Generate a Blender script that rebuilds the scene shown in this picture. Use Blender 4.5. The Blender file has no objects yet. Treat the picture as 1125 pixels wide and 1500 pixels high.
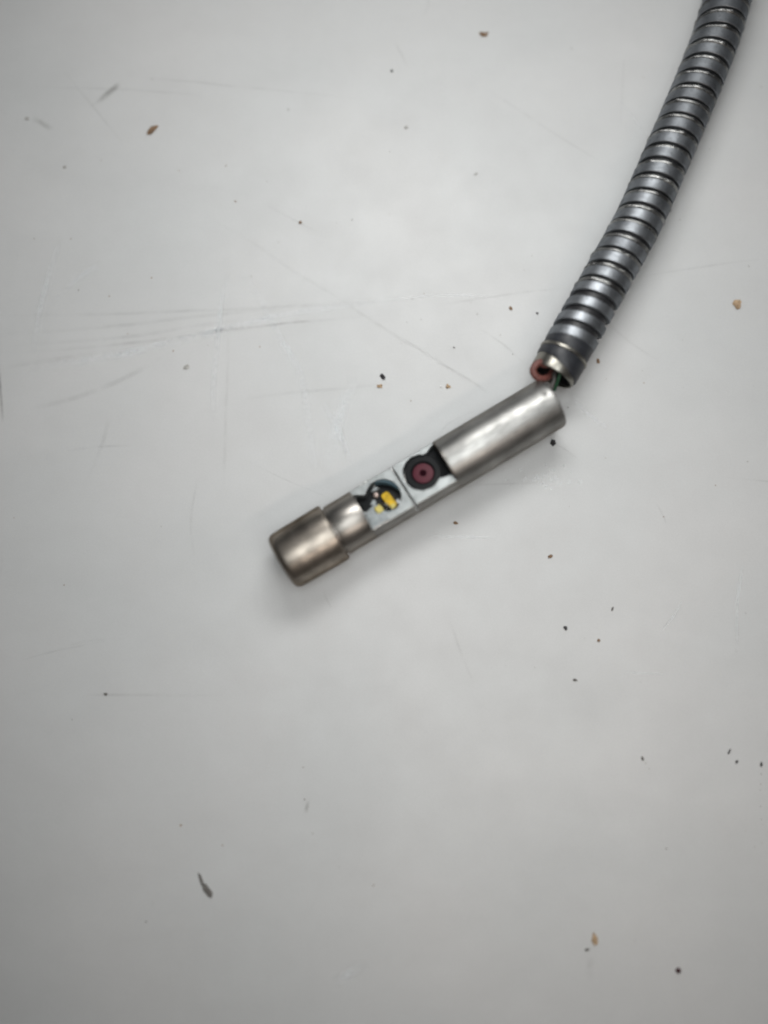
import bpy, bmesh, math, random
from mathutils import Vector, Matrix, noise

random.seed(7)
R = math.radians
SC = bpy.context.scene
SC.unit_settings.system = 'METRIC'
SC.unit_settings.scale_length = 0.01          # one unit is one centimetre

# ------------------------------------------------------------------ camera
DIST, TILT = 13.0, R(6.0)
cam_d = bpy.data.cameras.new('camera')
cam = bpy.data.objects.new('camera', cam_d)
SC.collection.objects.link(cam)
cam.location = (0, -math.sin(TILT) * DIST, math.cos(TILT) * DIST)
cam.rotation_euler = (TILT, 0, 0)
cam_d.sensor_fit = 'VERTICAL'
cam_d.sensor_height = 300.0
cam_d.sensor_width = 225.0
cam_d.lens = 300.0 * DIST / 15.0
cam_d.clip_start = 0.1
cam_d.clip_end = 500
cam_d.dof.use_dof = True
cam_d.dof.focus_distance = DIST + 0.02
cam_d.dof.aperture_fstop = 0.26
SC.camera = cam

# ------------------------------------------------------------------ light
w = bpy.data.worlds.new('World')
SC.world = w
w.use_nodes = True
wn, wl = w.node_tree.nodes, w.node_tree.links
bg = wn['Background']
tc = wn.new('ShaderNodeTexCoord')
sp = wn.new('ShaderNodeSeparateXYZ')
mr = wn.new('ShaderNodeValToRGB')
mr.color_ramp.elements[0].position = 0.0
mr.color_ramp.elements[0].color = (0.17, 0.14, 0.12, 1)
mr.color_ramp.elements[1].position = 1.0
mr.color_ramp.elements[1].color = (0.26, 0.29, 0.32, 1)
ma = wn.new('ShaderNodeMath'); ma.operation = 'MULTIPLY_ADD'
ma.inputs[1].default_value = 0.5; ma.inputs[2].default_value = 0.5
wl.new(tc.outputs['Generated'], sp.inputs[0])
wl.new(sp.outputs['Y'], ma.inputs[0])
wl.new(ma.outputs[0], mr.inputs[0])
wl.new(mr.outputs[0], bg.inputs[0])
bg.inputs[1].default_value = 0.22


def area(name, loc, target, sx, sy, power, col, spread=180, along=(1, 0, 0)):
    d = bpy.data.lights.new(name, 'AREA')
    d.shape = 'RECTANGLE'; d.size = sx; d.size_y = sy
    d.energy = power; d.color = col; d.spread = R(spread)
    o = bpy.data.objects.new(name, d)
    SC.collection.objects.link(o)
    o.location = loc
    z = (Vector(loc) - Vector(target)).normalized()
    y = z.cross(Vector(along)).normalized()
    x = y.cross(z)
    o.rotation_euler = Matrix((x, y, z)).transposed().to_euler()
    return o


area('window_light', (0.6, 8.5, 10.5), (0.4, 1.5, 0), 8.0, 3.2, 960, (1.0, 1.0, 0.985))
area('warm_room_light', (3.9, -5.7, 10.4), (1.0, -0.2, 0), 7.4, 0.9, 215, (1.0, 0.87, 0.77), 180, (5.6, 2.7, 0))
area('added_overhead_fill', (1.2, -0.9, 18.0), (1.2, -0.9, 0), 11.0, 11.0, 330, (0.97, 1.0, 1.0), 76)  # added fill panel; evens the table, narrow spread dims the corners

SC.view_settings.view_transform = 'Standard'
SC.view_settings.look = 'None'
SC.view_settings.exposure = 0.0
SC.view_settings.gamma = 1.0
SC.cycles.use_denoising = True
SC.cycles.use_adaptive_sampling = False
SC.cycles.pixel_filter_type = 'BLACKMAN_HARRIS'
SC.cycles.filter_width = 2.1


# ------------------------------------------------------------------ helpers
def at(px, py, z=0.0):
    """point at height z seen at photograph pixel (px, py)"""
    d = Vector(((px - 562.5) / 100.0, -(py - 750.0) / 100.0, -DIST))
    d.rotate(cam.rotation_euler)
    t = (z - cam.location.z) / d.z
    return cam.location + d * t


def mesh_obj(name, verts, faces, mat, parent=None, smooth=40):
    me = bpy.data.meshes.new(name)
    me.from_pydata([tuple(v) for v in verts], [], faces)
    me.validate()
    bm = bmesh.new(); bm.from_mesh(me)
    bmesh.ops.recalc_face_normals(bm, faces=bm.faces)
    bm.to_mesh(me); bm.free()
    if smooth:
        me.shade_smooth()
        me.set_sharp_from_angle(angle=R(smooth))
    me.materials.append(mat)
    o = bpy.data.objects.new(name, me)
    SC.collection.objects.link(o)
    o.parent = parent
    return o


def tag(o, label=None, cat=None, group=None, kind=None):
    for k, v in (('label', label), ('category', cat), ('group', group), ('kind', kind)):
        if v:
            o[k] = v
    return o


def empty(name, m=None):
    o = bpy.data.objects.new(name, None)
    SC.collection.objects.link(o)
    o.empty_display_size = 0.3
    if m is not None:
        o.matrix_world = m
    return o


def lathe(profile, seg=96, closed=False):
    """profile of (x, r) turned about the x axis; open ends with r=0 close to a point"""
    V, F = [], []
    n = len(profile)
    for x, r in profile:
        for k in range(seg):
            a = 2 * math.pi * k / seg
            V.append((x, r * math.cos(a), r * math.sin(a)))
    m = n if closed else n - 1
    for i in range(m):
        j = (i + 1) % n
        for k in range(seg):
            k2 = (k + 1) % seg
            F.append((i * seg + k, i * seg + k2, j * seg + k2, j * seg + k))
    return V, F


def tube_along(pts, rad, seg=14, caps=True):
    P = [Vector(p) for p in pts]
    n = len(P)
    rr = rad if isinstance(rad, (list, tuple)) else [rad] * n
    V, F = [], []
    up = Vector((0.13, 0.21, 0.97))
    for i, p in enumerate(P):
        t = (P[min(i + 1, n - 1)] - P[max(i - 1, 0)]).normalized()
        s = t.cross(up).normalized()
        u = s.cross(t)
        for k in range(seg):
            a = 2 * math.pi * k / seg
            V.append(p + (s * math.cos(a) + u * math.sin(a)) * rr[i])
    for i in range(n - 1):
        for k in range(seg):
            k2 = (k + 1) % seg
            F.append((i * seg + k, i * seg + k2, (i + 1) * seg + k2, (i + 1) * seg + k))
    if caps:
        F.append(tuple(range(seg)))
        F.append(tuple((n - 1) * seg + k for k in range(seg)))
    return V, F


def spline(pts, n):
    """catmull-rom through the points, n samples"""
    P = [Vector(p) for p in pts]
    P = [P[0] * 2 - P[1]] + P + [P[-1] * 2 - P[-2]]
    out = []
    m = len(P) - 3
    for i in range(n):
        f = i / (n - 1) * m
        k = min(int(f), m - 1); t = f - k
        a, b, c, d = P[k:k + 4]
        out.append(0.5 * ((2 * b) + (c - a) * t + (2 * a - 5 * b + 4 * c - d) * t * t
                          + (3 * b - a - 3 * c + d) * t ** 3))
    return out


# ------------------------------------------------------------------ materials
def new_mat(name):
    m = bpy.data.materials.new(name)
    m.use_nodes = True
    return m, m.node_tree.nodes, m.node_tree.links, m.node_tree.nodes['Principled BSDF']


def mat_table():
    m, N, L, P = new_mat('worn_white_laminate')
    t = N.new('ShaderNodeTexCoord')
    big = N.new('ShaderNodeTexNoise'); big.inputs['Scale'].default_value = 0.33
    big.inputs['Detail'].default_value = 3.0
    L.new(t.outputs['Object'], big.inputs['Vector'])
    c1 = N.new('ShaderNodeValToRGB')
    c1.color_ramp.elements[0].position = 0.36; c1.color_ramp.elements[0].color = (0.570, 0.580, 0.580, 1)
    c1.color_ramp.elements[1].position = 0.64; c1.color_ramp.elements[1].color = (0.600, 0.602, 0.600, 1)
    L.new(big.outputs['Fac'], c1.inputs['Fac'])
    # soft wipe marks, stretched
    mp = N.new('ShaderNodeMapping'); mp.inputs['Scale'].default_value = (0.5, 1.3, 1)
    mp.inputs['Rotation'].default_value = (0, 0, R(-7))
    L.new(t.outputs['Object'], mp.inputs['Vector'])
    wipe = N.new('ShaderNodeTexNoise'); wipe.inputs['Scale'].default_value = 1.0
    wipe.inputs['Detail'].default_value = 5.0; wipe.inputs['Distortion'].default_value = 0.6
    L.new(mp.outputs[0], wipe.inputs['Vector'])
    wr = N.new('ShaderNodeMapRange'); wr.inputs[1].default_value = 0.3; wr.inputs[2].default_value = 0.7
    wr.inputs[3].default_value = 0.985; wr.inputs[4].default_value = 1.015
    L.new(wipe.outputs['Fac'], wr.inputs[0])
    # fine noise in the colour, imitating sensor grain
    gr = N.new('ShaderNodeTexNoise'); gr.inputs['Scale'].default_value = 52
    gr.inputs['Detail'].default_value = 4.0; gr.inputs['Roughness'].default_value = 0.75
    L.new(t.outputs['Object'], gr.inputs['Vector'])
    g2 = N.new('ShaderNodeMapRange'); g2.inputs[1].default_value = 0.3; g2.inputs[2].default_value = 0.7
    g2.inputs[3].default_value = 0.94; g2.inputs[4].default_value = 1.06
    L.new(gr.outputs['Fac'], g2.inputs[0])
    # grimy patches
    pt = N.new('ShaderNodeTexNoise'); pt.inputs['Scale'].default_value = 1.3
    pt.inputs['Detail'].default_value = 6.0; pt.inputs['Roughness'].default_value = 0.62
    L.new(t.outputs['Object'], pt.inputs['Vector'])
    p2 = N.new('ShaderNodeMapRange'); p2.inputs[1].default_value = 0.35; p2.inputs[2].default_value = 0.75
    p2.inputs[3].default_value = 1.015; p2.inputs[4].default_value = 0.965
    L.new(pt.outputs['Fac'], p2.inputs[0])
    a = N.new('ShaderNodeMath'); a.operation = 'MULTIPLY'
    b = N.new('ShaderNodeMath'); b.operation = 'MULTIPLY'
    L.new(wr.outputs[0], a.inputs[0]); L.new(g2.outputs[0], a.inputs[1])
    L.new(a.outputs[0], b.inputs[0]); L.new(p2.outputs[0], b.inputs[1])
    vm = N.new('ShaderNodeVectorMath'); vm.operation = 'SCALE'
    L.new(c1.outputs['Color'], vm.inputs[0]); L.new(b.outputs[0], vm.inputs['Scale'])
    L.new(vm.outputs[0], P.inputs['Base Color'])
    rr = N.new('ShaderNodeMapRange'); rr.inputs[1].default_value = 0.3; rr.inputs[2].default_value = 0.7
    rr.inputs[3].default_value = 0.42; rr.inputs[4].default_value = 0.56
    L.new(pt.outputs['Fac'], rr.inputs[0]); L.new(rr.outputs[0], P.inputs['Roughness'])
    bp = N.new('ShaderNodeBump'); bp.inputs['Strength'].default_value = 0.10
    bp.inputs['Distance'].default_value = 0.01
    L.new(gr.outputs['Fac'], bp.inputs['Height']); L.new(bp.outputs[0], P.inputs['Normal'])
    return m


def mat_metal(name, col, rough, edge=(0.8, 0.8, 0.8), worn=0.25, dirt=0.0, bump=0.05, scale=9.0, stretch=(0.25, 1, 1)):
    m, N, L, P = new_mat(name)
    P.inputs['Metallic'].default_value = 1.0
    P.inputs['Specular Tint'].default_value = edge + (1,)
    t = N.new('ShaderNodeTexCoord')
    mp = N.new('ShaderNodeMapping'); mp.inputs['Scale'].default_value = stretch
    L.new(t.outputs['Object'], mp.inputs['Vector'])
    n = N.new('ShaderNodeTexNoise'); n.inputs['Scale'].default_value = scale
    n.inputs['Detail'].default_value = 6; n.inputs['Roughness'].default_value = 0.7
    L.new(mp.outputs[0], n.inputs['Vector'])
    big = N.new('ShaderNodeTexNoise'); big.inputs['Scale'].default_value = 2.6
    big.inputs['Detail'].default_value = 4
    L.new(t.outputs['Object'], big.inputs['Vector'])
    cr = N.new('ShaderNodeValToRGB')
    cr.color_ramp.elements[0].position = 0.33
    cr.color_ramp.elements[0].color = tuple(c * (1 - worn) for c in col) + (1,)
    cr.color_ramp.elements[1].position = 0.66
    cr.color_ramp.elements[1].color = tuple(col) + (1,)
    L.new(big.outputs['Fac'], cr.inputs['Fac'])
    last = cr.outputs['Color']
    if dirt > 0:
        d = N.new('ShaderNodeMapRange'); d.inputs[1].default_value = 0.50; d.inputs[2].default_value = 0.72
        d.inputs[3].default_value = 0; d.inputs[4].default_value = dirt
        L.new(n.outputs['Fac'], d.inputs[0])
        mx = N.new('ShaderNodeMix'); mx.data_type = 'RGBA'
        mx.inputs['B'].default_value = (0.03, 0.03, 0.035, 1)
        L.new(d.outputs[0], mx.inputs['Factor']); L.new(last, mx.inputs['A'])
        last = mx.outputs['Result']
    L.new(last, P.inputs['Base Color'])
    rr = N.new('ShaderNodeMapRange'); rr.inputs[1].default_value = 0.3; rr.inputs[2].default_value = 0.7
    rr.inputs[3].default_value = rough - 0.06; rr.inputs[4].default_value = rough + 0.08
    L.new(n.outputs['Fac'], rr.inputs[0]); L.new(rr.outputs[0], P.inputs['Roughness'])
    bp = N.new('ShaderNodeBump'); bp.inputs['Strength'].default_value = bump
    bp.inputs['Distance'].default_value = 0.02
    L.new(n.outputs['Fac'], bp.inputs['Height']); L.new(bp.outputs[0], P.inputs['Normal'])
    return m


def mat_plain(name, col, rough=0.5, metal=0.0, spec=0.5, vary=0.15, scale=20, coat=0.0):
    m, N, L, P = new_mat(name)
    t = N.new('ShaderNodeTexCoord')
    n = N.new('ShaderNodeTexNoise'); n.inputs['Scale'].default_value = scale
    n.inputs['Detail'].default_value = 4
    L.new(t.outputs['Object'], n.inputs['Vector'])
    cr = N.new('ShaderNodeValToRGB')
    cr.color_ramp.elements[0].position = 0.3
    cr.color_ramp.elements[0].color = tuple(c * (1 - vary) for c in col) + (1,)
    cr.color_ramp.elements[1].position = 0.7
    cr.color_ramp.elements[1].color = tuple(min(1, c * (1 + vary)) for c in col) + (1,)
    L.new(n.outputs['Fac'], cr.inputs['Fac']); L.new(cr.outputs[0], P.inputs['Base Color'])
    P.inputs['Roughness'].default_value = rough
    P.inputs['Metallic'].default_value = metal
    P.inputs['Specular IOR Level'].default_value = spec
    P.inputs['Coat Weight'].default_value = coat
    P.inputs['Coat Roughness'].default_value = 0.08
    return m


def mat_clear(name, col, rough):
    m, N, L, P = new_mat(name)
    P.inputs['Base Color'].default_value = col + (1,)
    P.inputs['Transmission Weight'].default_value = 1.0
    P.inputs['Roughness'].default_value = rough
    P.inputs['IOR'].default_value = 1.35
    return m


def mat_scratch(name, col, alpha, rough=0.5, det=7):
    """scratch: fades at both edges (uv y) and breaks up along its length"""
    m, N, L, P = new_mat(name)
    P.inputs['Base Color'].default_value = col + (1,)
    P.inputs['Roughness'].default_value = rough
    uv = N.new('ShaderNodeUVMap')
    sx = N.new('ShaderNodeSeparateXYZ'); L.new(uv.outputs[0], sx.inputs[0])
    s = N.new('ShaderNodeMath'); s.operation = 'MULTIPLY'; s.inputs[1].default_value = math.pi
    L.new(sx.outputs['Y'], s.inputs[0])
    si = N.new('ShaderNodeMath'); si.operation = 'SINE'; L.new(s.outputs[0], si.inputs[0])
    e = N.new('ShaderNodeMath'); e.operation = 'MULTIPLY'; e.inputs[1].default_value = math.pi
    L.new(sx.outputs['X'], e.inputs[0])
    ei = N.new('ShaderNodeMath'); ei.operation = 'SINE'; L.new(e.outputs[0], ei.inputs[0])
    t = N.new('ShaderNodeTexCoord')
    n = N.new('ShaderNodeTexNoise'); n.inputs['Scale'].default_value = 2.2
    n.inputs['Detail'].default_value = det; n.inputs['Roughness'].default_value = 0.7
    L.new(t.outputs['Object'], n.inputs['Vector'])
    r = N.new('ShaderNodeMapRange'); r.inputs[1].default_value = 0.38; r.inputs[2].default_value = 0.66
    r.inputs[3].default_value = 0.08; r.inputs[4].default_value = 1
    L.new(n.outputs['Fac'], r.inputs[0])
    a = N.new('ShaderNodeMath'); a.operation = 'MULTIPLY'
    b = N.new('ShaderNodeMath'); b.operation = 'MULTIPLY'
    c = N.new('ShaderNodeMath'); c.operation = 'MULTIPLY'; c.inputs[1].default_value = alpha
    L.new(si.outputs[0], a.inputs[0]); L.new(ei.outputs[0], a.inputs[1])
    L.new(a.outputs[0], b.inputs[0]); L.new(r.outputs[0], b.inputs[1])
    L.new(b.outputs[0], c.inputs[0]); L.new(c.outputs[0], P.inputs['Alpha'])
    return m


M = {
    'table': mat_table(),
    'sleeve': mat_metal('brushed_steel', (0.42, 0.415, 0.40), 0.42, edge=(0.34, 0.29, 0.26), worn=0.3, dirt=0.3, bump=0.16, scale=22),
    'cap': mat_metal('worn_nickel', (0.42, 0.375, 0.325), 0.36, edge=(0.32, 0.27, 0.23), worn=0.5, dirt=0.5, scale=7, stretch=(1, 1, 1)),
    'collar': mat_metal('dull_steel', (0.35, 0.33, 0.305), 0.36, edge=(0.34, 0.29, 0.26), worn=0.15, dirt=0.1, scale=12),
    'plate': mat_metal('pale_milled_steel', (0.37, 0.39, 0.39), 0.50, worn=0.2, dirt=0.15, scale=10, stretch=(1, 1, 1)),
    'band': mat_metal('grey_zinc_steel', (0.37, 0.39, 0.415), 0.47, edge=(0.4, 0.4, 0.4), worn=0.30, dirt=0.45, bump=0.20, scale=13, stretch=(1, 1, 1)),
    'bead': mat_metal('bright_bead_steel', (0.42, 0.42, 0.41), 0.30, worn=0.6, dirt=0.9, bump=0.8, scale=11, stretch=(1, 1, 1)),
    'ferrule': mat_metal('bright_ferrule_steel', (0.37, 0.355, 0.315), 0.33, worn=0.3, dirt=0.2, scale=8, stretch=(1, 1, 1)),
    'liner': mat_plain('black_liner', (0.018, 0.018, 0.020), 0.45),
    'winding': mat_plain('dark_rubbery_winding', (0.022, 0.024, 0.029), 0.45, vary=0.3),
    'black': mat_plain('black_plastic', (0.007, 0.008, 0.009), 0.55, spec=0.2),
    'inside_shade': mat_plain('painted_inside_shade', (0.006, 0.006, 0.006), 0.6),  # near-black colour stands in for shade inside the hollows
    'maroon': mat_plain('coated_maroon_glass', (0.080, 0.007, 0.018), 0.5, spec=0.3),
    'pupil': mat_plain('dark_maroon_pupil', (0.014, 0.0, 0.003), 0.6, spec=0.05),
    'yellow': mat_plain('yellow_phosphor', (0.60, 0.38, 0.01), 0.5, spec=0.3, vary=0.28, scale=14),
    'paleyellow': mat_plain('pale_yellow_phosphor', (0.60, 0.50, 0.13), 0.5),
    'white': mat_plain('white_ceramic', (0.62, 0.64, 0.62), 0.4),
    'blue': mat_plain('bluish_rim_plastic', (0.06, 0.105, 0.13), 0.4),
    'resin': mat_plain('grey_resin', (0.30, 0.33, 0.34), 0.22, coat=0.5, vary=0.3, scale=12),
    'pad': mat_plain('pinkish_solder_pad', (0.50, 0.40, 0.36), 0.35, metal=0.6),
    'clear': mat_clear('clear_lens', (0.96, 0.98, 1.0), 0.03),
    'red': mat_plain('red_brown_wire_sheath', (0.15, 0.055, 0.045), 0.5),
    'green': mat_plain('green_wire_sheath', (0.012, 0.07, 0.03), 0.45),
    'grey': mat_plain('grey_wire_sheath', (0.07, 0.065, 0.06), 0.5),
    'crumb_brown': mat_plain('brown_crumb', (0.23, 0.145, 0.085), 0.8, vary=0.5, scale=25),
    'crumb_tan': mat_plain('tan_crumb', (0.42, 0.30, 0.19), 0.8, vary=0.35, scale=25),
    'crumb_dark': mat_plain('black_crumb', (0.018, 0.016, 0.018), 0.55, vary=0.5, scale=25),
    'crumb_grey': mat_plain('grey_crumb', (0.15, 0.14, 0.13), 0.8, vary=0.4, scale=25),
    'crumb_pale': mat_plain('pale_grey_crumb', (0.42, 0.41, 0.39), 0.85, vary=0.3, scale=25),
    'crumb_maroon': mat_plain('maroon_crumb', (0.05, 0.012, 0.018), 0.5, vary=0.4, scale=25),
    'crumb_white': mat_plain('white_crumb', (0.8, 0.8, 0.8), 0.35),
    'scr_dark': mat_scratch('dirt_filled_scratch', (0.28, 0.26, 0.25), 0.17),
    'scr_faint': mat_scratch('faint_grey_scratch', (0.38, 0.37, 0.36), 0.12),
    'scr_light': mat_scratch('pale_scuff', (0.90, 0.93, 0.95), 0.42, 0.3, 3),
    'scr_smear': mat_scratch('grey_smear', (0.24, 0.23, 0.21), 0.40),
}

# ------------------------------------------------------------------ the table
V = [(-40, -40, 0), (40, -40, 0), (40, 40, 0), (-40, 40, 0),
     (-40, -40, -1.2), (40, -40, -1.2), (40, 40, -1.2), (-40, 40, -1.2)]
F = [(0, 1, 2, 3), (7, 6, 5, 4), (0, 4, 5, 1), (1, 5, 6, 2), (2, 6, 7, 3), (3, 7, 4, 0)]
table = mesh_obj('tabletop', V, F, M['table'], smooth=0)
tag(table, kind='structure')
scr_z = [0.0016]


def scratch(pts, width, mat, n=None):
    length = sum((Vector(pts[i + 1]) - Vector(pts[i])).length for i in range(len(pts) - 1))
    n = n or max(6, int(length / 12))
    P = spline([(p[0], p[1], 0) for p in pts], n)
    W = [at(p.x, p.y, 0) for p in P]
    z = scr_z[0]; scr_z[0] += 0.00008
    verts, faces = [], []
    for i, p in enumerate(W):
        t = (W[min(i + 1, n - 1)] - W[max(i - 1, 0)]).normalized()
        s = Vector((-t.y, t.x, 0))
        j = s * (noise.noise(p * 1.7 + Vector((0, 0, z * 900))) * 0.012)
        hw = width / 155.0
        verts += [(p.x + j.x + s.x * hw, p.y + j.y + s.y * hw, z), (p.x + j.x - s.x * hw, p.y + j.y - s.y * hw, z)]
        if i:
            a = 2 * i
            faces.append((a - 2, a - 1, a + 1, a))
    me = bpy.data.meshes.new('scratch')
    me.from_pydata(verts, [], faces)
    uv = me.uv_layers.new(name='UVMap')
    for lp in me.loops:
        v = lp.vertex_index
        uv.data[lp.index].uv = ((v // 2) / (n - 1), v % 2)
    me.materials.append(M[mat])
    o = bpy.data.objects.new('scratch', me)
    SC.collection.objects.link(o)
    o.parent = table


SCR = [
    ([(195, 112), (300, 122), (390, 131), (535, 146)], 2.6, 'scr_dark'),
    ([(40, 128), (180, 131), (300, 140)], 3, 'scr_faint'),
    ([(-20, 463), (110, 461), (222, 458), (360, 452), (500, 445), (620, 437)], 5, 'scr_faint'),
    ([(-20, 490), (100, 484), (195, 475), (300, 463), (400, 451), (560, 434)], 6, 'scr_faint'),
    ([(10, 506), (120, 500), (200, 492), (300, 476), (420, 462)], 6, 'scr_faint'),
    ([(-20, 518), (111, 511), (200, 502), (311, 487), (390, 477), (467, 469), (560, 462)], 5, 'scr_dark'),
    ([(0, 538), (60, 530), (110, 522), (190, 512)], 7, 'scr_faint'),
    ([(160, 528), (230, 505), (300, 488), (420, 460), (560, 440)], 9, 'scr_light'),
    ([(40, 540), (140, 525), (240, 505), (330, 484)], 12, 'scr_light'),
    ([(280, 487), (390, 477), (470, 469)], 3, 'scr_dark'),
    ([(355, 400), (385, 446), (410, 495), (440, 548), (455, 640), (462, 700)], 11, 'scr_light'),
    ([(336, 395), (325, 440), (318, 500), (313, 569), (314, 620)], 8, 'scr_light'),
    ([(92, 340), (70, 410), (56, 470), (47, 520)], 9, 'scr_light'),
    ([(150, 385), (112, 408), (75, 446)], 11, 'scr_light'),
    ([(335, 470), (333, 560), (330, 640), (327, 720)], 5, 'scr_faint'),
    ([(300, 318), (365, 352), (427, 395), (500, 440), (535, 464), (580, 492), (623, 519), (668, 548), (716, 577)], 5, 'scr_faint'),
    ([(590, 497), (640, 528), (690, 558), (714, 575)], 4, 'scr_dark'),
    ([(390, 301), (430, 322), (470, 343)], 3, 'scr_faint'),
    ([(355, 584), (430, 575), (500, 569), (580, 560)], 5, 'scr_faint'),
    ([(645, 446), (700, 438), (770, 428), (830, 422)], 3, 'scr_dark'),
    ([(560, 440), (650, 432), (720, 434)], 3, 'scr_light'),
    ([(700, 480), (735, 503), (770, 535)], 3, 'scr_faint'),
    ([(716, 134), (755, 158), (800, 188), (895, 247)], 2.6, 'scr_dark'),
    ([(578, 60), (588, 80), (596, 98)], 2.4, 'scr_dark'),
    ([(631, -10), (627, 8), (621, 24)], 2.6, 'scr_dark'),
    ([(914, 80), (912, 130), (909, 190)], 2.6, 'scr_faint'),
    ([(812, 650), (830, 660), (850, 676)], 2.6, 'scr_dark'),
    ([(834, 580), (850, 595), (873, 616), (890, 628)], 7, 'scr_light'),
    ([(690, 711), (740, 708), (824, 705)], 3, 'scr_dark'),
    ([(935, 407), (989, 397), (1050, 388), (1130, 378)], 3, 'scr_faint'),
    ([(525, 545), (505, 590), (490, 640), (478, 700)], 16, 'scr_light'),
    ([(470, 585), (500, 640), (520, 700)], 9, 'scr_light'),
    ([(40, 600), (120, 580), (200, 545), (240, 520)], 8, 'scr_faint'),
    ([(160, 610), (150, 650), (130, 700)], 6, 'scr_faint'),
    ([(960, 735), (972, 757), (975, 770)], 3, 'scr_faint'),
    ([(867, 1400), (863, 1420), (866, 1440)], 9, 'scr_faint'),
    ([(490, 1440), (510, 1425), (540, 1408)], 14, 'scr_light'),
    ([(115, 1017), (200, 1018), (330, 1019)], 4, 'scr_faint'),
    ([(472, 860), (478, 878), (486, 892)], 4, 'scr_faint'),
    ([(290, 700), (280, 760), (285, 820)], 4, 'scr_faint'),
    ([(1090, 820), (1080, 880), (1078, 960)], 4, 'scr_light'),
    ([(1000, 880), (985, 905), (968, 925)], 3, 'scr_light'),
    ([(640, 640), (660, 618), (700, 600)], 3, 'scr_faint'),
    ([(143, 151), (156, 139), (166, 131), (175, 122)], 9, 'scr_smear'),
    ([(128, 158), (143, 150), (160, 133), (180, 118)], 5, 'scr_faint'),
    ([(46, 174), (58, 178), (68, 185), (78, 190)], 8, 'scr_smear'),
    ([(0, 540), (2, 580), (4, 620)], 4, 'scr_smear'),
    ([(452, 1172), (450, 1182), (448, 1192)], 5, 'scr_smear'),
]
for p, wd, mt in SCR:
    scratch(p, wd, mt)
for i in range(34):                                   # scuffed patch below the barrel
    x = random.gauss(796, 28); y = random.gauss(694, 13)
    a = random.uniform(0, math.pi); l = random.uniform(3, 9)
    scratch([(x, y), (x + l * math.cos(a) * .5, y + l * math.sin(a) * .5 + 1), (x + l * math.cos(a), y + l * math.sin(a))],
            random.uniform(2.5, 4.5), 'scr_light', 5)
for i in range(14):                                   # hairline wear all over
    x = random.uniform(0, 1125); y = random.uniform(0, 1000)
    a = random.choice([random.gauss(-0.12, 0.15), random.gauss(0.55, 0.2), random.gauss(1.45, 0.2)])
    l = random.uniform(40, 170)
    scratch([(x, y), (x + l * .5 * math.cos(a), y + l * .5 * math.sin(a) + random.uniform(-4, 4)),
             (x + l * math.cos(a), y + l * math.sin(a))], random.uniform(2, 4),
            random.choice(['scr_light', 'scr_faint', 'scr_faint']))


# ------------------------------------------------------------------ camera head
P0, P1 = at(416, 823, 0.43), at(808, 590, 0.49)
ax = (P1 - P0).normalized()
K = (P1 - P0).length / 4.56                         # photograph pixels / 100 to centimetres here
lat = Vector((0, 0, 1)).cross(ax).normalized()       # towards the upper left
upv = ax.cross(lat).normalized()
ROLL = R(16)
zl = upv * math.cos(ROLL) + lat * math.sin(ROLL)
yl = zl.cross(ax).normalized()
mw = Matrix(((ax.x, yl.x, zl.x, P0.x), (ax.y, yl.y, zl.y, P0.y), (ax.z, yl.z, zl.z, P0.z), (0, 0, 0, 1)))
mw = mw @ Matrix.Diagonal((K, K * 1.05, K * 1.05, 1))
head = empty('inspection_camera_head', mw)
tag(head, 'bare steel inspection camera head with black lens and yellow LED windows, on white tabletop', 'camera head')


def lathe_part(name, prof, mat, seg=96, closed=False, sm=35, parent=None):
    v, f = lathe(prof, seg, closed)
    return mesh_obj(name, v, f, M[mat], parent or head, sm)


RT = 0.372
cap = lathe_part('end_cap', [(0.004, 0.0), (0.002, 0.25), (0.0, 0.345), (0.010, 0.365), (0.030, 0.385), (0.060, 0.398),
                             (0.10, 0.404), (0.30, 0.409), (0.80, 0.413), (0.835, 0.409), (0.848, 0.397),
                             (0.850, 0.33), (0.850, 0.0)], 'cap')
cap.scale = (1.035, 1.03, 1.03); cap.location = (-0.03, 0, 0)
lathe_part('collar', [(0.853, 0.0), (0.853, 0.345), (0.878, 0.347), (0.884, 0.366), (0.90, 0.372), (1.325, 0.372),
                      (1.337, 0.366), (1.340, 0.355), (1.340, 0.0)], 'collar')
# sleeve: hollow barrel with a wall
lathe_part('barrel_sleeve', [(2.745, 0.10), (2.745, 0.362), (2.752, 0.374), (2.77, 0.378), (4.50, 0.378), (4.545, 0.372),
                             (4.56, 0.358), (4.555, 0.335), (4.50, 0.328), (3.6, 0.328), (3.6, 0.10)], 'sleeve', closed=True)
lathe_part('barrel_shade_disc', [(4.10, 0.0), (4.10, 0.327), (4.08, 0.327), (4.08, 0.0)], 'inside_shade')  # black disc, painted shade for the depth of the barrel
# small raised pip by the open end of the sleeve
ang = R(90) - ROLL - R(12)
v, f = [], []
pipc = Vector((4.44, math.cos(R(88)) * .378, math.sin(R(88)) * .378))
nrm = Vector((0, math.cos(R(88)), math.sin(R(88))))
tx, ty = Vector((1, 0, 0)), nrm.cross(Vector((1, 0, 0)))
prof = [(0.0, 0.002), (0.016, 0.002), (0.026, 0.010), (0.034, 0.008), (0.042, -0.006)]
for r_, h_ in prof:
    for k in range(20):
        a = 2 * math.pi * k / 20
        v.append(pipc + tx * r_ * math.cos(a) + ty * r_ * math.sin(a) + nrm * h_)
for i in range(len(prof) - 1):
    for k in range(20):
        f.append((i * 20 + k, i * 20 + (k + 1) % 20, (i + 1) * 20 + (k + 1) % 20, (i + 1) * 20 + k))
mesh_obj('punched_pip', v, f, M['sleeve'], head)

D0, D1 = 0.166, 0.020                                # window flat, bottom of the windows
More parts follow.
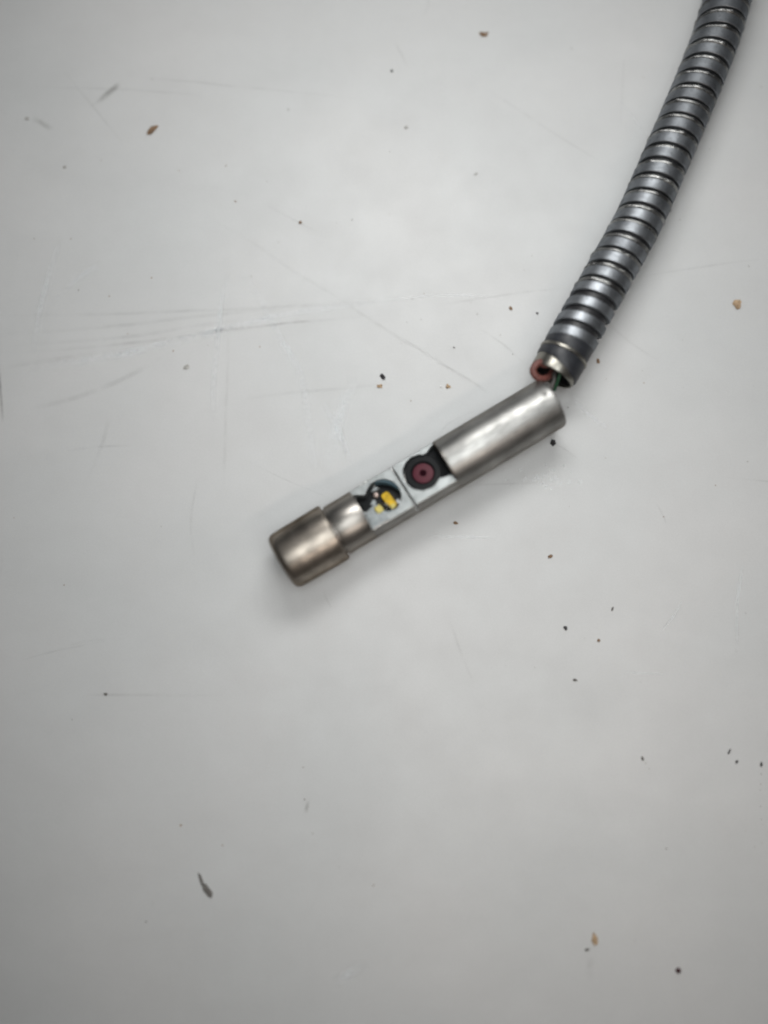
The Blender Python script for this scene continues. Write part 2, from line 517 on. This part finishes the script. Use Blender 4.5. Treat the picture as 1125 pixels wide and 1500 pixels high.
# half-round cradle under the two windows
a0 = math.asin(D1 / RT)
sec = [(RT * math.cos(a), RT * math.sin(a)) for a in
       [math.pi - a0 + (math.pi + 2 * a0) * i / 56 for i in range(57)]]
v = [(1.341, y, z) for y, z in sec] + [(2.744, y, z) for y, z in sec]
n = len(sec)
f = [(i, (i + 1) % n, n + (i + 1) % n, n + i) for i in range(n)] + [tuple(range(n)), tuple(range(n, 2 * n))]
mesh_obj('cradle', v, f, M['sleeve'], head)
# seam strip where the sleeve meets the cradle
lathe_part('seam_ring', [(2.738, 0.30), (2.738, 0.3735), (2.752, 0.3735), (2.752, 0.30)], 'collar', closed=True, seg=96)


def plate(name, poly, mat):
    """poly: (x, y, outer) going round; lower levels of outer points follow the barrel's curve"""
    levels = [D0, D0 - 0.006, 0.12, 0.07, D1 + 0.001]
    V, F = [], []
    n = len(poly)
    hy = math.sqrt(RT ** 2 - D0 ** 2)
    for li, d in enumerate(levels):
        k = math.sqrt(RT ** 2 - d ** 2) / hy
        for x, y, o in poly:
            yy = y * k if o else y
            if li == 0 and o:
                yy = y * 0.985
            V.append((x, yy, d))
    for li in range(len(levels) - 1):
        for i in range(n):
            j = (i + 1) % n
            F.append((li * n + i, li * n + j, (li + 1) * n + j, (li + 1) * n + i))
    F.append(tuple(range(n)))
    F.append(tuple((len(levels) - 1) * n + i for i in reversed(range(n))))
    me = bpy.data.meshes.new(name)
    me.from_pydata(V, [], F)
    bm = bmesh.new(); bm.from_mesh(me)
    bmesh.ops.triangulate(bm, faces=[fc for fc in bm.faces if len(fc.verts) > 4])
    bmesh.ops.recalc_face_normals(bm, faces=bm.faces)
    bm.to_mesh(me); bm.free()
    me.shade_smooth(); me.set_sharp_from_angle(angle=R(30))
    me.materials.append(M[mat]); me.materials.append(M['sleeve'])
    for pl in me.polygons:
        if abs(pl.normal.z) < 0.8 and abs(pl.center.y) > HW * .9:
            pl.material_index = 1
    o = bpy.data.objects.new(name, me)
    SC.collection.objects.link(o); o.parent = head
    return o


HW = math.sqrt(RT ** 2 - D0 ** 2)
# camera window plate: notch open towards the sleeve
cx, cy, cr = 2.37, 0.035, 0.272
poly = [(2.742, HW, True), (2.062, HW, True), (2.062, -HW, True), (2.742, -HW, True)]
notch = [(2.742, -0.245, False), (2.69, -0.215, False), (2.64, -0.212, False)]
for i in range(41):
    a = R(-52) - R(256) * i / 40
    rr_ = cr + 0.008 * noise.noise(Vector((i * .55, 3, 1)))
    notch.append((cx + rr_ * math.cos(a), cy + rr_ * math.sin(a), False))
notch += [(2.60, 0.255, False), (2.66, 0.285, False), (2.742, 0.312, False)]
camplate = plate('camera_window_plate', poly + notch, 'plate')
# LED window plate: notch open towards the collar
lx, ly, lr = 1.715, 0.015, 0.262
poly = [(1.342, -HW, True), (2.024, -HW, True), (2.024, HW, True), (1.342, HW, True)]
notch = [(1.342, 0.27, False), (1.40, 0.24, False), (1.46, 0.20, False)]
for i in range(41):
    a = R(142) - R(300) * i / 40
    rr_ = lr + 0.008 * noise.noise(Vector((i * .55, 8, 4)))
    notch.append((lx + rr_ * math.cos(a), ly + rr_ * math.sin(a), False))
notch += [(1.40, -0.06, False), (1.342, -0.03, False)]
ledplate = plate('led_window_plate', poly + notch, 'plate')


def disc(name, x, y, prof, mat, parent, seg=48, sx=1.0, sy=1.0, rot=0.0, sm=40):
    """prof: (r, z) in head coordinates turned about the window normal"""
    V, F = [], []
    for r_, z_ in prof:
        for k in range(seg):
            a = 2 * math.pi * k / seg
            px_, py_ = r_ * math.cos(a) * sx, r_ * math.sin(a) * sy
            V.append((x + px_ * math.cos(rot) - py_ * math.sin(rot), y + px_ * math.sin(rot) + py_ * math.cos(rot), z_))
    for i in range(len(prof) - 1):
        for k in range(seg):
            F.append((i * seg + k, i * seg + (k + 1) % seg, (i + 1) * seg + (k + 1) % seg, (i + 1) * seg + k))
    return mesh_obj(name, V, F, M[mat], parent, sm)


def rbox(name, x, y, z0, z1, wx, wy, mat, parent, rot=0.0, rnd=0.02, seg=5):
    pts = []
    for qx, qy, s in ((1, 1, 0), (-1, 1, 90), (-1, -1, 180), (1, -1, 270)):
        for k in range(seg + 1):
            a = R(s + 90 * k / seg)
            pts.append((qx * (wx / 2 - rnd) + rnd * math.cos(a), qy * (wy / 2 - rnd) + rnd * math.sin(a)))
    n = len(pts)
    V, F = [], []
    for sc_, z in ((1, z0), (1, z1 - 0.008), (0.93, z1)):
        for a, b in pts:
            a, b = a * sc_, b * sc_
            V.append((x + a * math.cos(rot) - b * math.sin(rot), y + a * math.sin(rot) + b * math.cos(rot), z))
    for i in range(2):
        for k in range(n):
            F.append((i * n + k, i * n + (k + 1) % n, (i + 1) * n + (k + 1) % n, (i + 1) * n + k))
    F += [tuple(range(n)), tuple(range(2 * n, 3 * n))]
    return mesh_obj(name, V, F, M[mat], parent, 35)


# black camera block and its lens
cb = rbox('camera_block', 2.49, 0.035, D1 + 0.003, 0.062, 0.50, 0.56, 'black', head, rnd=0.04)
cl = disc('camera_lens', cx + 0.02, cy, [(0.268, 0.03), (0.268, 0.110), (0.258, 0.122), (0.180, 0.128), (0.158, 0.112), (0.152, 0.096), (0.0, 0.096)], 'black', head)
disc('lens_glass', cx + 0.02, cy, [(0.151, 0.098), (0.147, 0.106), (0.125, 0.109), (0.08, 0.111), (0.05, 0.112), (0.0, 0.112)], 'maroon', cl)
disc('lens_pupil', cx + 0.02, cy, [(0.054, 0.108), (0.052, 0.1145), (0.03, 0.115), (0.0, 0.1152)], 'pupil', cl)
# LED window contents
lb = rbox('led_board', 1.66, 0.0, D1 + 0.003, 0.034, 0.60, 0.53, 'black', head, rnd=0.05)
big = rbox('led_chip', 1.765, -0.045, 0.036, 0.098, 0.125, 0.265, 'yellow', head, rot=R(6), rnd=0.045)
tag(big, 'larger deep yellow LED chip')
sml = rbox('led_chip', 1.575, -0.075, 0.036, 0.080, 0.105, 0.120, 'paleyellow', head, rot=R(8), rnd=0.03)
tag(sml, 'smaller pale yellow LED chip')
rbox('chip_base', 1.765, -0.150, 0.035, 0.101, 0.088, 0.062, 'paleyellow', big, rot=R(6), rnd=0.025)
disc('solder_pad', 1.645, 0.135, [(0.042, 0.03), (0.042, 0.06), (0.034, 0.072), (0.018, 0.078), (0.0, 0.08)], 'pad', head, seg=24)
# bluish rim arc at the upper right of the LED window
V, F = [], []
for i in range(25):
    a = R(-12) + R(102) * i / 24
    th = 0.034 * math.sin(math.pi * (i + 0.5) / 25) + 0.006
    for r_, z_ in ((0.256, 0.03), (0.256, 0.150), (0.256 - th, 0.135), (0.256 - th, 0.03)):
        V.append((lx + r_ * math.cos(a), ly + r_ * math.sin(a), z_))
    if i:
        for k in range(4):
            F.append(((i - 1) * 4 + k, (i - 1) * 4 + (k + 1) % 4, i * 4 + (k + 1) % 4, i * 4 + k))
F += [(0, 1, 2, 3), (96, 97, 98, 99)]
mesh_obj('rim_arc', V, F, M['blue'], head)


def shard(name, pts, z0, z1, mat, parent):
    n = len(pts)
    cxm = sum(p[0] for p in pts) / n; cym = sum(p[1] for p in pts) / n
    V = [(x, y, z0) for x, y in pts] + [(x, y, z1 - .012) for x, y in pts] + \
        [(cxm + (x - cxm) * .82, cym + (y - cym) * .82, z1 + 0.006 * (i % 2)) for i, (x, y) in enumerate(pts)]
    F = []
    for l in range(2):
        for i in range(n):
            j = (i + 1) % n
            F.append((l * n + i, l * n + j, (l + 1) * n + j, (l + 1) * n + i))
    F += [tuple(range(n)), tuple(range(2 * n, 3 * n))]
    return mesh_obj(name, V, F, M[mat], parent, 30)


shard('resin_patch', [(1.35, -0.05), (1.45, -0.09), (1.52, -0.19), (1.60, -0.24), (1.62, -0.325), (1.35, -0.325)], D0 - 0.01, D0 + 0.012, 'resin', head)
shard('resin_blob', [(1.36, -0.04), (1.44, -0.01), (1.55, 0.015), (1.62, -0.02), (1.515, -0.03), (1.50, -0.16), (1.40, -0.14)], 0.034, 0.10, 'resin', head)
shard('resin_blob', [(1.52, -0.145), (1.62, -0.140), (1.68, -0.19), (1.79, -0.215), (1.74, -0.235), (1.62, -0.225), (1.55, -0.19)], 0.034, 0.105, 'resin', head)
disc('clear_bead', 1.69, -0.150, [(0.050, 0.08), (0.050, 0.10), (0.036, 0.124), (0.018, 0.134), (0.0, 0.137)], 'clear', head, seg=24)
V, F = tube_along(spline([(1.62, 0.02, .06), (1.655, -0.05, .12), (1.70, -0.10, .13), (1.735, -0.20, .07)], 16), 0.010, 8)
mesh_obj('bond_wire', V, F, M['ferrule'], head, 60)
shard('resin_blob', [(1.50, 0.05), (1.58, 0.09), (1.60, 0.04), (1.54, 0.00)], 0.034, 0.085, 'resin', head)
shard('resin_blob', [(1.83, -0.12), (1.88, -0.08), (1.90, -0.15), (1.86, -0.19)], 0.034, 0.09, 'resin', head)
shard('resin_blob', [(1.60, 0.21), (1.70, 0.225), (1.74, 0.19), (1.66, 0.175)], 0.034, 0.10, 'resin', head)
# dried glue crumbs on the upper edge of the LED window
for k, (gx, gy, gr_) in enumerate(((1.60, 0.335, 0.030), (1.67, 0.345, 0.022), (1.52, 0.338, 0.020), (1.83, 0.34, 0.018))):
    disc('glue_residue', gx, gy, [(gr_, D0 - .08), (gr_ * .9, D0 - .01), (gr_ * .5, D0 + .01), (0, D0 + .014)], 'white', head, seg=14, sx=1.5)

# ------------------------------------------------------------------ gooseneck
img = [(809, 549, .50), (822, 527, .50), (856, 466, .48), (896, 395, .46), (934, 326, .45), (974, 236, .44),
       (1013, 145, .43), (1045, 65, .44), (1065, 0, .42), (1082, -70, .41), (1098, -160, .40), (1108, -270, .40), (1110, -380, .40)]
path = spline([at(*p) for p in img], 500)
cum = [0.0]
for i in range(1, len(path)):
    cum.append(cum[-1] + (path[i] - path[i - 1]).length)


def on_path(s):
    if s <= 0:
        t = (path[2] - path[0]).normalized()
        return path[0] + t * s, t
    i = 0
    lo, hi = 0, len(cum) - 2
    while lo < hi:
        m_ = (lo + hi + 1) // 2
        if cum[m_] <= s: lo = m_
        else: hi = m_ - 1
    i = lo
    f_ = (s - cum[i]) / (cum[i + 1] - cum[i])
    p = path[i].lerp(path[i + 1], min(f_, 1))
    a, b = max(i - 3, 0), min(i + 4, len(path) - 1)
    return p, (path[b] - path[a]).normalized()


def frame(s):
    p, t = on_path(s)
    l = Vector((0, 0, 1)).cross(t).normalized()
    return p, t, l, t.cross(l).normalized()


base = path[0].copy(); base.z = 0
neck = empty('flexible_gooseneck', Matrix.Translation(base))
tag(neck, 'dark grey ribbed steel gooseneck, open end showing red and green wires', 'gooseneck')
RN = 0.340
PITCH = 0.252
NS = 1.04
S0 = 0.495


def sweep(name, prof, s_a, s_b, th0, th1, mat, seg=56, wob=0.0, sd=0.0):
    """closed profile [(ds, r)] swept round the neck from angle th0 to th1 while s goes s_a to s_b"""
    V, F = [], []
    n = len(prof)
    full = abs(s_a - s_b) < 1e-9 and abs(th1 - th0 - 2 * math.pi) < 1e-6
    m_ = seg if full else seg + 1
    for i in range(m_):
        f_ = i / seg
        th = th0 + (th1 - th0) * f_
        s = s_a + (s_b - s_a) * f_
        for q in prof:
            ds, r = q[0], q[1]
            if len(q) > 2:
                ds += q[2] * math.cos(th)
            p, t, l, u = frame(s + ds)
            wv = wob * noise.noise(Vector((th * 2.6, s * 5, sd))) if wob else 0
            V.append(p + (l * math.cos(th) + u * math.sin(th)) * (r + wv) * NS - base)
    for i in range(seg):
        j = (i + 1) % m_
        for k in range(n):
            k2 = (k + 1) % n
            F.append((i * n + k, i * n + k2, j * n + k2, j * n + k))
    if not full:
        F += [tuple(range(n)), tuple((m_ - 1) * n + k for k in range(n))]
    return mesh_obj(name, V, F, M[mat], neck, 28)


def ring(name, prof, mat, **k):
    return sweep(name, prof, 0.0, 0.0, 0.0, 2 * math.pi, mat, **k)


# the end: ferrule, dark windings, thin bright ring
ring('end_ferrule', [(-0.02, 0.285), (-0.022, 0.303), (-0.012, 0.316), (0.02, 0.320), (0.14, 0.322), (0.24, 0.320), (0.24, 0.284)], 'ferrule', seg=72)
ring('throat_shade', [(0.012, 0.268), (0.010, 0.283), (0.30, 0.283), (0.30, 0.268)], 'inside_shade', seg=56)  # added dark tube, painted shade that blackens the hose opening
ring('dark_winding', [(0.100, 0.31, .075), (0.102, 0.328, .075), (0.12, 0.337, .07), (0.25, 0.341), (0.296, 0.336), (0.298, 0.30)], 'winding', seg=72, wob=.004)
ring('bright_ring', [(0.300, 0.30), (0.302, 0.338), (0.312, 0.350), (0.338, 0.350), (0.350, 0.338), (0.352, 0.30)], 'ferrule', seg=72)
ring('dark_winding', [(0.354, 0.30), (0.356, 0.326), (0.375, 0.334), (0.58, 0.334), (0.60, 0.330), (0.60, 0.30)], 'winding', seg=72, wob=.004)
# liner
S_END = cum[-1]
NT = int((S_END - S0 - 0.15) / PITCH)
V, F = [], []
ns, sg = 260, 40
for i in range(ns):
    s = 0.02 + (S_END - 0.1) * i / (ns - 1)
    p, t, l, u = frame(s)
    for r in (0.292,):
        for k in range(sg):
            a = 2 * math.pi * k / sg
            V.append(p + (l * math.cos(a) + u * math.sin(a)) * r * NS - base)
for i in range(ns - 1):
    for k in range(sg):
        F.append((i * sg + k, i * sg + (k + 1) % sg, (i + 1) * sg + (k + 1) % sg, (i + 1) * sg + k))
mesh_obj('inner_liner', V, F, M['liner'], neck, 60)

BW = 0.080
band = [(-BW, RN - .045), (-BW, RN - .008), (-BW + .008, RN), (BW - .008, RN), (BW, RN - .008), (BW, RN - .045)]
for k in range(NT):
    s = S0 + 0.09 + k * PITCH
    j = random.uniform(-.011, .011)
    sweep('steel_band', [(a * (.90 if k < 4 else .97) + j, r) for a, r in band], s - PITCH / 2, s + PITCH / 2, -math.pi / 2, 1.5 * math.pi, 'band', seg=64, wob=.003, sd=k)
bead = [(0.034 * math.cos(a), RN - .024 + .034 * math.sin(a)) for a in [2 * math.pi * i / 9 for i in range(9)]]
for k in range(4, NT):
    s = S0 + 0.09 + k * PITCH - PITCH / 2 - 0.020
    j = random.uniform(-.008, .004)
    sweep('wire_bead', [(a + j * .5, r + min(j, 0)) for a, r in bead], s - PITCH / 2 + 0.0, s + PITCH / 2, -math.pi / 2, 1.5 * math.pi, 'bead', seg=96, wob=.022, sd=40 + k)

# wires coming out of the open end
V, F = tube_along([p - base for p in spline([on_path(0.5)[0], at(804, 533, .66), at(790, 531, .70), at(781, 541, .70),
                                              at(785, 551, .68), at(794, 555, .64), at(803, 552, .56), at(809, 545, .50), on_path(0.3)[0]], 60)], 0.050, 16)
w1 = mesh_obj('wire', V, F, M['red'], neck, 60); tag(w1, 'red-brown wire looping out of the open end')
V, F = tube_along([p - base for p in spline([on_path(0.45)[0] + Vector((.05, 0, .02)), at(822, 540, .66), at(819, 552, .66), at(812, 572, .54)], 40)], 0.022, 14)
w2 = mesh_obj('wire', V, F, M['green'], neck, 60); tag(w2, 'green wire inside the open end')
V, F = tube_along([p - base for p in spline([on_path(0.45)[0], at(813, 545, .60), at(812, 556, .62), at(806, 572, .60)], 40)], 0.030, 14)
w3 = mesh_obj('wire', V, F, M['grey'], neck, 60); tag(w3, 'greyish wire inside the open end')


# ------------------------------------------------------------------ crumbs and specks on the table
def lump_mesh(name, wpx, hpx, thick, seed, jag=0.3, sub=2):
    bm = bmesh.new()
    bmesh.ops.create_icosphere(bm, subdivisions=sub, radius=1.0)
    for v_ in bm.verts:
        q = v_.co.copy()
        d = 1 + jag * noise.noise(q * 1.3 + Vector((seed * 3.1, 0, 0))) + jag * .9 * noise.noise(q * 3.1 + Vector((0, seed * 2.3, 0)))
        v_.co = Vector((q.x * d * wpx / 200, q.y * d * hpx / 200, (q.z * d * 0.5 + 0.42) * thick))
        if v_.co.z < 0: v_.co.z = 0
    me = bpy.data.meshes.new(name)
    bm.to_mesh(me); bm.free()
    return me


def crumb(name, px_, py_, wpx, hpx, ang_, mat, label, cat, thick=None, jag=0.45, sub=2):
    wpx *= .88; hpx *= .88
    me = lump_mesh(name, wpx, hpx, thick or min(wpx, hpx) / 100 * .5, px_ * .37 + py_ * .11, jag, sub)
    me.materials.append(M[mat])
    o = bpy.data.objects.new(name, me)
    SC.collection.objects.link(o)
    p = at(px_, py_, 0.003)
    o.location = p
    o.rotation_euler = (0, 0, R(ang_))
    if label:
        tag(o, label, cat)
    return o


def attach(child, parent):
    m = Matrix.Translation(parent.location) @ parent.rotation_euler.to_matrix().to_4x4()
    child.parent = parent
    child.matrix_parent_inverse = m.inverted()


G = 'crumb'
crumb('wood_splinter', 223, 191, 21, 8, 48, 'crumb_brown', 'brown splinter of debris at the upper left, largest brown crumb on the tabletop', 'splinter', jag=.6, sub=3)
c0 = crumb('crumb', 708, 51, 11, 7, -10, 'crumb_brown', 'small brown crumb near the top edge, left of the gooseneck', G, jag=.7, sub=3)
attach(crumb('tip', 712, 49, 9, 3.5, 35, 'crumb_brown', None, None), c0)
crumb('speck', 574, 104, 4.5, 4.5, 0, 'crumb_dark', 'tiny round black speck near the top, left of the small brown crumb', 'speck', jag=.2)
crumb('speck', 595, 187, 6, 5, 20, 'crumb_pale', 'tiny grey speck just below the round black speck near the top', 'speck')
crumb('lint', 697, 255, 8, 3, 30, 'crumb_pale', 'tiny pale grey lint bit midway between the barrel and top edge', 'lint')
crumb('flake', 1079, 446, 13, 14, 20, 'crumb_tan', 'jagged tan flake at the right edge, right of the gooseneck', 'flake', thick=.03, jag=.9, sub=3)
crumb('crumb', 876, 529, 5.5, 9, 15, 'crumb_brown', 'small brown crumb just right of the open end of the gooseneck', G)
crumb('chip', 810, 649, 9, 8, 30, 'crumb_dark', 'black angular chip just below the right end of the barrel', 'chip', jag=.7, sub=3)
crumb('fleck', 561, 552, 6, 10, 35, 'crumb_dark', 'black elongated fleck on the table above the camera window', 'fleck', jag=.6, sub=3)
crumb('crumb', 557, 566, 9, 5, 0, 'crumb_tan', 'faint tan crumb right under the black elongated fleck', G, thick=.02, jag=.8)
crumb('crumb', 656, 566, 7, 6, 0, 'crumb_tan', 'tan crumb above the barrel next to a tiny white dot', G, thick=.025, jag=.8)
crumb('speck', 646, 566, 3.5, 3.5, 0, 'crumb_white', 'tiny white dot left of the tan crumb above the barrel', 'speck')
crumb('crumb', 748, 452, 5, 7, 30, 'crumb_brown', 'brown grain left of the lower gooseneck, beside a black speck', G)
crumb('speck', 787, 459, 5, 3.2, -25, 'crumb_dark', 'flat black speck beside the left side of the lower gooseneck', 'speck')
crumb('speck', 828, 920, 5.5, 7.5, 25, 'crumb_dark', 'dark speck below the head, largest of the loose cluster to the lower right', 'speck')
crumb('crumb', 877, 938, 5, 5, 0, 'crumb_brown', 'small brown grain right of the dark speck in the lower right cluster', G)
crumb('speck', 842, 996, 7, 4, -10, 'crumb_grey', 'flat grey speck, lowest of the loose cluster below the head', 'speck')
crumb('crumb', 806, 815, 8, 5, 25, 'crumb_brown', 'brown crumb in the open area below the barrel', G)
crumb('crumb', 667, 766, 8, 5, -10, 'crumb_brown', 'faint brown crumb close below the camera window', G, thick=.02)
crumb('speck', 897, 892, 3.5, 7, -20, 'crumb_grey', 'narrow grey speck, uppermost of the lower right cluster', 'speck')
c0 = crumb('sliver', 304, 1304, 8, 24, 38, 'crumb_grey', 'dark curved sliver with a thin tail at the lower left of the table', 'sliver', jag=.5, sub=3)
attach(crumb('tail', 295, 1290, 4.5, 22, 24, 'crumb_grey', None, None, jag=.5, sub=3), c0)
crumb('flake', 871, 1376, 9, 15, 12, 'crumb_tan', 'oblong tan flake near the bottom edge at the lower right', 'flake', thick=.03, jag=.6, sub=3)
crumb('speck', 860, 1391, 8, 4, 15, 'crumb_grey', 'grey speck just left below the oblong tan flake', 'speck')
crumb('bead_speck', 993, 1421, 8.5, 8.5, 0, 'crumb_maroon', 'round dark maroon speck in the lower right corner', 'speck', jag=.2)
crumb('speck', 1068, 1101, 3, 9, -30, 'crumb_dark', 'thin dark dash near the right edge, upper left of a pair', 'speck')
crumb('speck', 1079, 1116, 4, 6, -20, 'crumb_dark', 'short dark speck near the right edge, lower right of a pair', 'speck')
crumb('speck', 1115, 1120, 4, 8, -10, 'crumb_dark', 'dark speck at the top of the dotted column on the right edge', 'speck')
crumb('speck', 941, 1111, 4, 7, 20, 'crumb_grey', 'grey speck at the top of a short diagonal row, lower right', 'speck')
crumb('smudge_speck', 273, 538, 12, 8, 30, 'crumb_pale', 'faint grey-brown smudge below the streaky scratches at left', 'speck', thick=.012, jag=.7)
crumb('speck', 95, 245, 7, 5, 20, 'crumb_pale', 'grey speck alone in the upper left, below the curved fibre', 'speck', thick=.02)
crumb('speck', 40, 174, 7, 6, 0, 'crumb_pale', 'grey speck at the left end of the curved fibre', 'speck', thick=.02)
crumb('speck', 155, 1017, 6, 5, 0, 'crumb_grey', 'lone grey speck at the left, far below the end cap', 'speck', thick=.02)
crumb('crumb', 440, 326, 5, 5, 0, 'crumb_brown', 'tiny brown grain at the end of a faint diagonal scratch, upper centre', G)

small = [(946, 1118, 3), (951, 1126, 4), (1115, 1134, 3.4), (1114, 1149, 2.6), (1114, 1157, 2.6), (1114, 1181, 3), (1115, 1200, 2.6),
         (1117, 1208, 2.6), (1116, 1235, 4), (1105, 1240, 3), (1092, 1217, 2.6), (976, 1243, 4.6), (1097, 390, 3.4), (1115, 128, 4.2),
         (1039, 218, 2.6), (942, 113, 2.4), (943, 561, 3.4), (941, 543, 3), (570, 314, 3.6), (516, 322, 4), (368, 405, 4.2),
         (160, 434, 4.4), (381, 508, 4), (254, 514, 4), (325, 484, 2.5), (887, 671, 3.6), (996, 322, 3.6), (779, 375, 4),
         (768, 396, 3.2), (915, 143, 2.6), (604, 438, 3.4), (596, 472, 3), (665, 509, 5), (733, 491, 3.6), (751, 519, 2.8),
         (832, 597, 4), (856, 935, 2.6), (972, 757, 3.5), (148, 235, 4.2), (262, 250, 3.6), (331, 243, 4), (391, 266, 3.6),
         (345, 295, 4), (223, 116, 4), (408, 355, 3.6), (422, 161, 3.6), (424, 160, 2.8), (305, 506, 3.2), (187, 489, 3), (493, 327, 3),
         (571, 222, 2.6), (621, 98, 2.2), (837, 71, 2.6), (888, 555, 2.4), (1000, 498, 2.4), (1001, 568, 2.4), (1104, 566, 2.4),
         (1095, 676, 3.5), (938, 999, 2.6), (783, 978, 2.6), (834, 742, 2.4), (1048, 711, 2.6), (265, 1209, 4.6), (326, 1238, 4),
         (444, 1124, 4), (446, 1171, 4.4), (458, 1221, 4), (497, 1270, 3), (547, 1297, 4), (214, 1350, 4), (650, 1182, 2.6),
         (602, 587, 4), (588, 503, 2.4), (617, 468, 3), (621, 430, 2.6), (699, 460, 4), (690, 443, 3), (106, 1054, 3.4), (236, 771, 3),
         (94, 857, 3), (930, 1378, 3.4), (104, 350, 3.4), (115, 425, 3.2), (222, 407, 4.4), (50, 350, 4)]
for i in range(12):
    small.append((random.uniform(0, 1125), random.uniform(0, 1500), random.uniform(1.2, 2.4)))
groups = {'crumb_dark': [], 'crumb_grey': [], 'crumb_brown': [], 'crumb_pale': []}
for i, sm_ in enumerate(small):
    groups[('crumb_pale', 'crumb_grey', 'crumb_pale', 'crumb_brown')[(i * 7 + int(sm_[0])) % 4]].append(sm_)
dustv, dustf, dmi = [], [], []
order = list(groups)
for gi, g in enumerate(order):
    for i, (x, y, d) in enumerate(groups[g]):
        d *= .6; me = lump_mesh('dust', d * random.uniform(.8, 1.3), d * random.uniform(.6, 1.0), d / 100 * .35, x + y, .6, 1)
        p = at(x, y, 0.003); a = random.uniform(0, math.pi)
        o0 = len(dustv)
        for v_ in me.vertices:
            c = v_.co
            dustv.append((p.x + c.x * math.cos(a) - c.y * math.sin(a), p.y + c.x * math.sin(a) + c.y * math.cos(a), p.z + c.z))
        for pl in me.polygons:
            dustf.append(tuple(o0 + q for q in pl.vertices)); dmi.append(gi)
        bpy.data.meshes.remove(me)
me = bpy.data.meshes.new('dust_specks')
me.from_pydata(dustv, [], dustf)
for g in order:
    me.materials.append(M[g])
for pl, mi in zip(me.polygons, dmi):
    pl.material_index = mi
o = bpy.data.objects.new('dust_specks', me)
SC.collection.objects.link(o)
tag(o, 'scattered tiny dust specks all over the scratched white tabletop', 'dust', kind='stuff')
